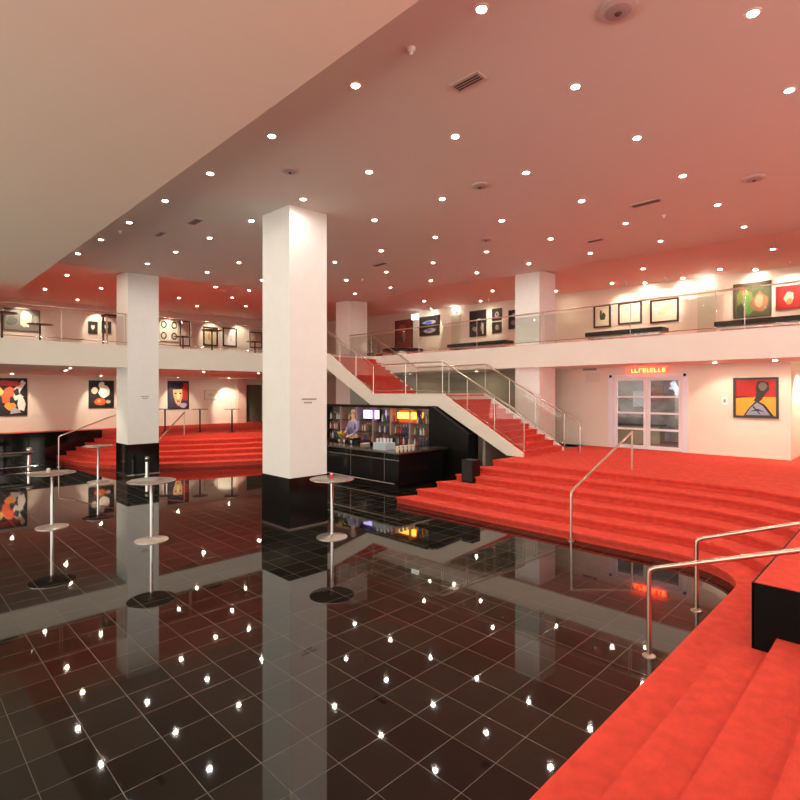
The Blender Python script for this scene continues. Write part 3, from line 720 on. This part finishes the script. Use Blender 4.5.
MB().lathe((x, y, ZT), [(.9, .34), (.95, .36), (.95, .44), (.9, .46)], 36).build('seat', M['blacksatin'], t); MB().lathe((x, y, ZT), [(.5, 0), (.5, .34)], 24).build('pedestal', M['steel'], t)

# ---------------------------------------------------------------- pictures
def blob(cu, cv, ru, rv, n=12, j=.15, seed=0):
    r = random.Random(seed*7+1); return [(cu+ru*(1+r.uniform(-j, j))*math.cos(2*math.pi*i/n), cv+rv*(1+r.uniform(-j, j))*math.sin(2*math.pi*i/n)) for i in range(n)]
def picture(wallkind, W, px0, px1, py0, py1, label, bg, shapes, fw=.05, fcol=None, name='framed_picture', mat_in=0):
    E = wallkind == 'E'
    a = (wallE if E else wallN)(W, px0); b = (wallE if E else wallN)(W, px1); mid = (a+b)/2
    X, Y = (W, mid) if E else (mid, W); zt, zb = zat(X, Y, py0), zat(X, Y, py1)
    def pt(u, v, off):
        s_ = a+(b-a)*u; z_ = zb+(zt-zb)*v
        return (W-off, s_, z_) if E else (s_, W-off, z_)
    w_, h_ = abs(b-a), zt-zb; fu, fv = fw/w_, fw/h_
    t = thing(name, label, 'picture', (W-.02, mid, (zt+zb)/2) if E else (mid, W-.02, (zt+zb)/2))
    def slabq(mb, u0, u1, v0, v1, o0, o1, m=0):
        c = [pt(u0, v0, o0), pt(u1, v0, o0), pt(u1, v1, o0), pt(u0, v1, o0), pt(u0, v0, o1), pt(u1, v0, o1), pt(u1, v1, o1), pt(u0, v1, o1)]
        mb.add(c, [[0, 1, 2, 3], [7, 6, 5, 4], [0, 4, 5, 1], [1, 5, 6, 2], [2, 6, 7, 3], [3, 7, 4, 0]], m)
    fm = MB()
    slabq(fm, 0, 1, 0, fv, 0, .05); slabq(fm, 0, 1, 1-fv, 1, 0, .05); slabq(fm, 0, fu, fv, 1-fv, 0, .05); slabq(fm, 1-fu, 1, fv, 1-fv, 0, .05)
    fm.build('frame', pc(fcol) if fcol else M['frame'], t)
    cm = MB(); mats = [pc(bg)]; slabq(cm, fu, 1-fu, fv, 1-fv, .002, .022)
    lu, lv = 1-2*fu, 1-2*fv
    for i, (col, poly) in enumerate(shapes):
        mm = pc(col)
        if mm not in mats: mats.append(mm)
        off = .0225+.0006*(i+1)
        P_ = [(min(1, max(0, u)), min(1, max(0, v))) for u, v in poly]
        n = len(P_)
        cm.add([pt(fu+u*lu, fv+v*lv, off) for u, v in P_]+[pt(fu+sum(p[0] for p in P_)/n*lu, fv+sum(p[1] for p in P_)/n*lv, off)], [[k, (k+1) % n, n] for k in range(n)], mats.index(mm))
    cm.build('canvas', mats, t)
    return t, pt
R_ = lambda u0, v0, u1, v1: [(u0, v0), (u1, v0), (u1, v1), (u0, v1)]
RW = 17.0; UW = 20.6
picture('E', RW, 733.5, 779, 377.5, 418, 'square painting of a seated figure in grey under a red sky and yellow ground', (.70, .34, .03),
        [((.40, .010, .010), R_(0, .52, 1, 1)), ((.02, .012, .01), [(.0, .49), (.3, .51), (.5, .5), (.3, .54), (.0, .53)]), ((.02, .015, .015), [(.2, .0), (.32, .2), (.52, .42), (.72, .32), (.95, .0)]),
         ((.25, .28, .38), [(.25, .02), (.36, .2), (.53, .37), (.68, .28), (.86, .02)]), ((.03, .02, .02), [(.45, .42), (.5, .5), (.52, .6), (.5, .75), (.55, .95), (.68, .97), (.82, .92), (.84, .72), (.75, .62), (.66, .45), (.56, .36)]),
         ((.14, .12, .10), blob(.68, .82, .10, .12, 9, .15, 3)), ((.02, .02, .03), [(.35, .12), (.55, .2), (.75, .1), (.55, .15)]), ((.02, .02, .03), [(.42, .25), (.6, .05), (.63, .05), (.45, .28)])], fw=.06)
picture('E', UW, 733.5, 771.5, 282.5, 317.5, 'large green and brown leafy painting on the right gallery wall', (.07, .09, .03),
        [((.20, .22, .05), blob(.3, .5, .3, .4, 12, .3, 1)), ((.12, .3, .06), blob(.42, .35, .2, .3, 11, .4, 2)), ((.35, .14, .07), blob(.72, .4, .25, .3, 12, .25, 4)), ((.55, .34, .2), blob(.7, .45, .13, .18, 9, .3, 5)), ((.30, .32, .12), blob(.3, .75, .12, .1, 9, .4, 6)), ((.03, .04, .02), blob(.15, .2, .12, .2, 9, .3, 7)), ((.3, .08, .04), blob(.2, .9, .15, .08, 9, .3, 8))], fw=.06, fcol=(.06, .04, .03))
picture('E', UW, 776, 803, 285.5, 309.5, 'red picture with a pale blossom shape at the right edge of the gallery wall', (.55, .015, .02),
        [((.85, .75, .55), blob(.5, .45, .22, .28, 10, .3, 9)), ((.8, .35, .12), blob(.5, .3, .2, .15, 9, .25, 10)), ((.9, .85, .7), blob(.45, .68, .1, .12, 8, .2, 11)), ((.9, .85, .7), blob(.62, .66, .09, .1, 8, .2, 12))], fw=.07, fcol=(.35, .02, .02))
picture('E', UW, 650.5, 679, 299, 322.5, 'pale drawing in a dark frame, the widest of three on the right gallery', (.82, .78, .62), [((.55, .62, .45), blob(.6, .6, .2, .12, 10, .4, 13)), ((.7, .66, .45), blob(.4, .4, .18, .1, 9, .4, 14)), ((.45, .52, .42), blob(.75, .75, .08, .06, 8, .3, 15))], fw=.06)
picture('E', UW, 618.5, 642, 302, 324, 'pale drawing in a dark frame in the middle of the three on the right gallery', (.85, .82, .66), [((.7, .7, .4), blob(.35, .7, .14, .1, 9, .4, 16)), ((.75, .7, .6), blob(.6, .4, .1, .1, 9, .4, 17))], fw=.06)
picture('E', UW, 594, 611, 305, 327.5, 'narrow framed picture with a dark green figure, leftmost of three on the right gallery', (.84, .80, .62), [((.04, .07, .03), blob(.55, .45, .25, .2, 10, .35, 18)), ((.1, .12, .05), blob(.4, .65, .1, .14, 8, .3, 19))], fw=.06)
K = (.012, .01, .012)
picture('E', UW, 470, 486.5, 310.5, 336.5, 'tall black print with pale script on the right gallery left of the pillar', K, [((.3, .22, .2), blob(.3, .3, .16, .12, 8, .5, 20)), ((.35, .3, .28), blob(.75, .35, .08, .16, 8, .5, 21)), ((.25, .25, .3), blob(.55, .65, .1, .05, 7, .4, 22)), ((.7, .62, .55), R_(.8, .05, .86, .48))], fw=.04)
picture('E', UW, 492.5, 502, 308.5, 320.5, 'small black framed print, upper one of the pair beside the pillar on the gallery', K, [((.25, .18, .13), blob(.5, .5, .28, .3, 10, .2, 23)), ((.05, .04, .04), blob(.5, .5, .14, .16, 9, .2, 24))], fw=.05)
picture('E', UW, 492.5, 502, 322, 333, 'small black framed print, lower one of the pair beside the pillar on the gallery', K, [((.35, .28, .22), blob(.5, .5, .25, .28, 10, .3, 25)), ((.05, .04, .04), blob(.55, .5, .1, .14, 9, .2, 26))], fw=.05)
picture('E', UW, 509, 519, 310, 329, 'black print with a grey ornament half hidden by the gallery pillar', K, [((.3, .25, .25), blob(.5, .75, .25, .12, 9, .3, 27)), ((.25, .18, .18), blob(.5, .3, .28, .15, 9, .3, 28))], fw=.05)
picture('E', UW, 420, 440, 316, 335.5, 'black and blue print with silver shapes at the stair head of the gallery', K, [((.35, .35, .4), blob(.5, .7, .35, .12, 12, .2, 29)), ((.06, .10, .4), blob(.45, .68, .2, .10, 10, .2, 30)), ((.3, .3, .34), blob(.5, .22, .33, .13, 12, .25, 31)), ((.1, .1, .2), blob(.45, .25, .15, .08, 9, .2, 32))], fw=.05)
picture('E', UW, 395.5, 413, 320, 350, 'tall reddish brown panel picture left of the lit sign at the stair head', (.26, .06, .05), [((.45, .14, .10), blob(.4, .75, .25, .15, 10, .3, 33)), ((.12, .05, .05), blob(.45, .35, .3, .1, 9, .4, 34)), ((.35, .2, .18), blob(.5, .45, .1, .2, 9, .3, 35))], fw=.05)
NW = 29.0
picture('N', NW, -12, 27, 378, 416, 'colourful painting of black, white, orange and red shapes on the far left lower wall', (.02, .015, .02),
        [((.75, .70, .62), [(.5, .55), (.9, .98), (1, .9), (.8, .6), (.95, .5), (.7, .4)]), ((.8, .10, .03), blob(.5, .5, .25, .25, 9, .4, 40)), ((.85, .3, .05), blob(.55, .25, .15, .12, 8, .3, 41)), ((.75, .72, .66), blob(.85, .3, .12, .22, 8, .5, 42)),
         ((.5, .04, .05), blob(.5, .88, .3, .1, 9, .3, 43)), ((.02, .02, .02), blob(.75, .62, .1, .1, 7, .5, 44)), ((.4, .42, .46), blob(.7, .1, .2, .08, 8, .4, 45)), ((.75, .5, .1), blob(.25, .65, .12, .15, 8, .3, 46)), ((.02, .02, .02), blob(.6, .4, .06, .12, 7, .5, 47))], fw=.05)
picture('N', NW, 88.5, 113.5, 380.5, 408, 'black painting with white blossoms and an orange bowl on the lower left wall', K,
        [((.8, .76, .7), blob(.65, .62, .26, .26, 11, .2, 48)), ((.8, .78, .72), blob(.5, .85, .14, .14, 9, .3, 49)), ((.6, .48, .35), blob(.2, .66, .14, .14, 9, .2, 50)), ((.75, .12, .03), blob(.45, .2, .26, .16, 10, .15, 51)), ((.6, .55, .5), blob(.8, .2, .12, .08, 8, .3, 52)), ((.85, .4, .1), blob(.4, .22, .08, .07, 8, .2, 53))], fw=.06)
picture('N', NW, 167.5, 188.5, 381, 409, 'portrait painting of a face before a dark and red ground on the far wall', (.05, .04, .08),
        [((.5, .03, .03), R_(.72, .3, 1, .95)), ((.70, .45, .20), [(.22, .7), (.7, .72), (.72, .45), (.62, .2), (.5, .08), (.36, .2), (.25, .45)]), ((.85, .7, .35), [(.4, .6), (.6, .6), (.56, .35), (.45, .35)]), ((.03, .02, .05), blob(.45, .86, .36, .14, 10, .15, 54)), ((.05, .02, .02), R_(.3, .54, .42, .59)), ((.05, .02, .02), R_(.54, .54, .66, .59)), ((.3, .05, .04), R_(.42, .24, .58, .29)), ((.5, .4, .55), blob(.75, .12, .2, .1, 8, .3, 55))], fw=.05)
picture('N', NW, 204, 217.5, 390, 399.5, 'small faint drawing with a pale frame near the bright wall patch', (.76, .70, .60), [((.6, .52, .44), blob(.5, .5, .3, .2, 12, .3, 56))], fw=.03, fcol=(.58, .50, .42))
picture('N', NW, 3, 40, 309, 331, 'large pale green picture with a bright figure on the left gallery wall', (.22, .22, .19), [((.85, .85, .70), blob(.62, .55, .18, .4, 10, .2, 57)), ((.12, .13, .11), blob(.2, .4, .16, .25, 9, .3, 58)), ((.35, .36, .3), blob(.9, .6, .1, .2, 8, .3, 59))], fw=.05, fcol=(.12, .11, .09))
for a, l in ((88, 'left one'), (101.5, 'right one')):
    picture('N', NW, a, a+9.5, 321.5, 333.5, 'small square black picture with a white heart shape, '+l+' of the gallery pair', K, [((.8, .78, .74), [(.5, .2), (.22, .5), (.25, .72), (.38, .78), (.5, .66), (.62, .78), (.75, .72), (.78, .5)])], fw=.06)
picture('N', NW, 159.5, 178, 320, 341.5, 'white sheet with four dark rings in a thin frame on the left gallery', (.84, .80, .72),
        [(c, blob(u, v, ru, rv, 14, .08, 60+i)) for i, (u, v) in enumerate(((.2, .78), (.8, .78), (.2, .25), (.8, .25))) for c, ru, rv in ((K, .17, .18), ((.8, .76, .68), .10, .11))], fw=.025, fcol=(.5, .44, .38))
picture('N', NW, 179.5, 190, 321, 346, 'thin framed grey pink sheet next to the four rings on the left gallery', (.62, .50, .46), [((.7, .6, .55), blob(.5, .5, .2, .3, 9, .2, 70))], fw=.05)
picture('N', NW, 203, 217.5, 327, 346, 'brown framed sand coloured picture on the left gallery', (.62, .52, .34), [((.45, .30, .14), blob(.4, .5, .12, .25, 8, .3, 71)), ((.7, .62, .45), blob(.65, .5, .12, .25, 8, .3, 72))], fw=.08)
picture('N', NW, 222.5, 236.5, 328, 346.5, 'dark framed white picture with a faint pink figure on the left gallery', (.85, .85, .83), [((.75, .55, .52), blob(.6, .45, .1, .22, 8, .3, 73)), ((.6, .65, .75), blob(.35, .6, .08, .15, 8, .3, 74))], fw=.07)
picture('N', NW, 249, 262, 332, 348, 'framed rosy picture on the left gallery beside the central pillar', (.62, .45, .38), [((.5, .3, .25), blob(.5, .5, .25, .2, 9, .3, 75))], fw=.06)
# lit exit style sign at stair head
yy = wallE(20.2, 415.5); zz = zat(20.2, yy, 317)
t = thing('lit_sign', 'small white glowing box sign hanging over the gallery stair head', 'sign', (20.2, yy, zz))
MB().box(20.12, 20.22, yy-.22, yy+.22, zz-.14, zz+.14).build('lit_face', mat('white_glow', (1, 1, 1), .5, emit=(1, .98, .9), es=3), t)
MB().tube([(20.17, yy, zz+.14), (20.17, yy, galz(20.17, yy)+.02)], .012, 8).build('hanger', M['steel'], t)
# plants by the far pillar
for i, (px, l) in enumerate(((370, 'left one'), (379, 'right one'))):
    x = 16.6+i*.9; y = wallE(x, px)
    t = thing('potted_plant', 'leafy green potted plant on the gallery beside the far pillar, '+l, 'plant', (x, y, ZT))
    MB().lathe((x, y, ZT), [(.14, 0), (.19, .3), (.2, .32)], 16).build('pot', flat('clay_pot', (.2, .12, .08)), t)
    mb = MB()
    for k in range(40):
        a = random.random()*6.28; r = random.uniform(.05, .3); h = random.uniform(.4, .95); c_ = Vector((x+r*math.cos(a), y+r*math.sin(a), ZT+h))
        d_ = Vector((math.cos(a), math.sin(a), random.uniform(-.3, .5)))*.10; n_ = Vector((-math.sin(a), math.cos(a), 0))*.035
        mb.add([c_-d_, c_+n_, c_+d_, c_-n_], [[0, 1, 2, 3]])
    mb.build('foliage', flat('leaf_green', (.06, .14, .04)), t)
    MB().tube([(x, y, ZT+.3), (x, y, ZT+.8)], .015, 6).build('stem', flat('stem_brown', (.1, .07, .03)), t)

def proj(x, y, z):
    d = (x+y)*S2; return (400+F*(x-y)*S2/d, HZ-F*(z-CH)/d) if d > .1 else (-999, -999)
# ---------------------------------------------------------------- ceiling fittings
def downlight(loc, r, bulb, label, group):
    t = thing('ceiling_downlight', label, 'downlight', loc, group); x, y, z = loc
    MB().lathe((x, y, z), [(r, -.001), (r*1.6, -.001), (r*1.65, -.012), (r*1.05, -.014), (r, -.001)], 20, cap=False).build('trim_ring', M['ring'], t)
    MB().lathe((x, y, z), [(r, -.012), (r*.98, -.004)], 16, smooth=False).build('bulb', M[bulb], t)
    return t
BXs = [3.93, 5.76, 7.62, 9.61, 11.72, 13.88]
rowname = ['in the row next to the beige soffit', 'in the row above the line of pillars', 'in the third row from the soffit', 'in the fourth row from the soffit', 'in the fifth row from the soffit', 'in the row nearest the right gallery']
BYs = [-2.4, -.65, 1.12, 2.87, 4.66, 6.48, 8.4, 10.33, 12.35, 14.4, 16.5]
pd = None
for i, x in enumerate(BXs):
    seen = 0
    for j, y in enumerate(BYs):
        if i == 1 and j == 6: y = 8.38
        if 12.0 < x < 15 and y > 18: continue
        z = ceilz(x, y)
        u_, v_ = proj(x, y, z); vis = 0 < u_ < 800 and 0 < v_ < 800 and not (262 < u_ < 331 and v_ > 206)
        gr = 'ceiling downlights '+rowname[i]
        if vis: l = ORD[seen]+' lit ceiling downlight from the front '+rowname[i]; seen += 1
        else: l = 'lit ceiling downlight hidden from view '+rowname[i]
        if pd is None: pd = downlight((x, y, z), .043, 'bulb', l, gr)
        else: dup(pd, (x, y, z), l, gr)
def onceil(px, py, off=.10):
    A = 6.077+off; d = (A-CH)/((HZ-py)/F-.033); X = (px-400)/F*d; return (d+X)*S2, (d-X)*S2
pg = None
GL = [(96, 258), (67, 275), (45, 289), (101, 288), (195.7, 273.4), (215.7, 286.8), (179, 297.8), (232, 297.3), (197, 306), (245.6, 306), (77.6, 299.6), (249, 290)]
for (px, py) in GL:
    x, y = onceil(px, py); y = max(18.7, min(y, 28.6)); l = ORD[sorted(GL).index((px, py))]+' lit downlight from the left in the red tinted left gallery ceiling'
    if pg is None: pg = downlight((x, y, galz(x, y)), .05, 'bulb2', l, 'downlights over the left gallery')
    else: dup(pg, (x, y, galz(x, y)), l, 'downlights over the left gallery')
GR = [(773, 249), (720, 269), (643, 268.5), (612, 283), (649, 284), (556, 291), (492.5, 290.5), (480.5, 301), (424, 301), (700, 285), (758, 271), (440, 310)]
for (px, py) in GR:
    x, y = onceil(px, py); x = max(15.5, min(x, 20.3)); dup(pg, (x, y, galz(x, y)), ORD[sorted(GR).index((px, py))]+' lit downlight from left in the orange tinted right gallery ceiling', 'downlights over the right gallery')
# under-gallery downlights with picture spots
def under(x, y, tx, ty, tz, pw, label, ang=60):
    o = dup(pg, (x, y, ZB), label, 'downlights under the galleries'); spot(o, (x, y, ZB-.03), (tx, ty, tz), pw, ang)
for px, l in ((775, 'small downlight under the right gallery above the red and yellow painting'), (715, 'small downlight under the right gallery left of the red and yellow painting')):
    y = wallE(15.9, px); under(15.9, y, 17.1, y-.2, 1.6, 55, l, 90)
for px, l in ((12, 'first'), (101, 'second'), (178, 'third'), (229, 'fourth')):
    x = wallN(27.6, px); x2 = wallN(29, px); under(x, 27.6, x2, 29, 1.9, 330 if px == 229 else 200, 'small downlight under the left gallery washing the far wall, '+l+' from the left', 62)
for px, l in ((-60, 'outside'), (66, 'between the first two pictures'), (140, 'behind the second pillar')):
    x = wallN(22, px); dup(pg, (x, 22, ZB), 'small downlight in the left gallery underside '+l, 'downlights under the galleries')
for (x, y) in ((16.1, 12), (16.1, 15.5)): dup(pg, (x, y, ZB), 'small downlight under the right gallery behind the '+('lower' if y < 13 else 'upper')+' part of the staircase', 'downlights under the galleries')
for x, l in ((4.5, 'leftmost'), (9.0, 'middle'), (11.4, 'rightmost')):  # extra lamps added to brighten the far steps
    under(x, 19.8, x, 20.2, 0, 160, 'small downlight at the left gallery edge over the far red steps, '+l+' one', 110)
# picture spots on the galleries (track heads fixed to the ceiling)
def track_spot(x, y, tx, ty, tz, pw, label, ang=48):
    zc_ = galz(x, y); t = thing('picture_spot', label, 'spotlight', (x, y, zc_)); a = Vector((x, y, zc_-.10)); d = (Vector((tx, ty, tz))-a).normalized()
    MB().tube([(x, y, zc_), a], .02, 8).build('mount', M['ring'], t); MB().tube([a-d*.06, a+d*.08], .04, 12).build('head', M['ring'], t)
    spot(t, a+d*.10, (tx, ty, tz), pw, ang)
for px, l in ((22, 'aimed at the large pale green picture'), (99, 'aimed at the pair of heart pictures'), (169, 'aimed at the four rings sheet'), (212, 'aimed at the sand coloured picture'), (240, 'aimed at the wall beside the white picture')):
    x = wallN(28.0, px); track_spot(x, 28.0, wallN(29, px), 29.0, ZT+1.6, 130, 'white ceiling spot on the left gallery '+l, 70)
for px, l in ((752, 'aimed at the green leafy painting'), (790, 'aimed at the red picture'), (665, 'aimed at the widest pale drawing'), (625, 'aimed at the middle pale drawing'), (489, 'aimed at the black prints'), (430, 'aimed at the blue print')):
    y = wallE(19.5, px); track_spot(19.5, y, 20.6, wallE(20.6, px), ZT+1.6, 120, 'white ceiling spot on the right gallery '+l, 66)
for px, py, l in ((455, 310, 'left of the tall black print'), (706, 285, 'between the pale drawings and the green painting')):
    y = wallE(20.5, px); z = zat(20.5, y, py)
    t = thing('wall_lamp', 'bright white wall lamp on the right gallery '+l, 'wall lamp', (20.5, y, z))
    MB().ball((20.42, y, z), .09, 10).build('shade', mat('white_lamp', (1, 1, 1), .4, emit=(1, .93, .78), es=22), t); MB().box(20.5, 20.6, y-.05, y+.05, z-.12, z+.02).build('bracket', M['ring'], t)
    MB().box(20.54, 20.6, y-.28, y+.28, ZT, z-.25).build('glass_pilaster', flat('pale_green_glass', (.62, .62, .50), .15), t)
# niche light
spot(None, (17.7, 1.9, ZB-.1), (18.3, 2.3, ZP), 160, 120)
# vents, detectors
def rect_vent(px, py, L_, W_, along_y, label):
    x, y = onceil(px, py, 0); z = ceilz(x, y)
    t = thing('ceiling_vent', label, 'vent', (x, y, z)); a, b = (W_/2, L_/2) if along_y else (L_/2, W_/2)
    MB().box(x-a-.03, x+a+.03, y-b-.03, y+b+.03, z-.02, z+.01).build('frame', M['vent'], t)
    n = 3
    for k in range(n):
        if along_y: MB().box(x-a+2*a*k/n+.01, x-a+2*a*(k+1)/n-.01, y-b, y+b, z-.024, z-.019).build('slot', M['ventdark'], t)
        else: MB().box(x-a, x+a, y-b+2*b*k/n+.01, y-b+2*b*(k+1)/n-.01, z-.024, z-.019).build('slot', M['ventdark'], t)
rect_vent(468, 81, .34, .13, True, 'rectangular slotted ceiling vent nearest the camera, beside the front downlights')
rect_vent(646, 202.5, .5, .14, True, 'rectangular slotted ceiling vent on the right of the hall ceiling')
rect_vent(195, 221, .4, .14, True, 'rectangular slotted ceiling vent left of the central pillar')
rect_vent(380, 264, .5, .14, True, 'rectangular slotted ceiling vent towards the far pillar')
rect_vent(160, 233.5, .4, .1, True, 'thin ceiling vent beside the beige soffit')
rect_vent(595, 240, .35, .14, True, 'small dark ceiling vent close to the right gallery')
def round_vent(px, py, r, label, m='vent'):
    x, y = onceil(px, py, 0); z = ceilz(x, y); t = thing('round_vent', label, 'vent', (x, y, z))
    MB().lathe((x, y, z), [(r, .02), (r, -.02), (r*.85, -.03)], 28).build('rim', M[m], t)
    MB().lathe((x, y, z), [(r*.7, -.029), (r*.5, -.045), (r*.3, -.045)], 24).build('inner_cone', flat('mauve_metal', (.38, .30, .30)), t)
    MB().lathe((x, y, z), [(r*.22, -.04), (r*.1, -.06)], 16).build('core', M['ventdark'], t)
round_vent(618, 9, .17, 'large round ceiling speaker at the top edge right of the centre')
round_vent(754, 178, .17, 'round ceiling vent near the right side of the hall ceiling')
round_vent(480, 185, .15, 'round dark ceiling vent in the middle of the hall ceiling')
round_vent(290, 170, .15, 'round ceiling vent just above and left of the central pillar')
round_vent(486, 239, .16, 'faint round ceiling vent beyond the middle of the hall ceiling')
for px, py, l in ((411, 48, 'small white ceiling detector near the front of the soffit edge'), (664, 215, 'small white ceiling detector on the right of the hall ceiling'), (120, 231, 'small white ceiling detector far left beside the soffit'), (362, 279, 'small white ceiling detector towards the far pillar')):
    x, y = onceil(px, py, 0); z = ceilz(x, y)
    t = thing('ceiling_detector', l, 'detector', (x, y, z)); MB().lathe((x, y, z), [(.045, .005), (.045, -.02), (.03, -.035)], 16).build('base', M['white'], t); MB().ball((x, y, z-.05), .022, 8).build('sensor_dome', M['white'], t)
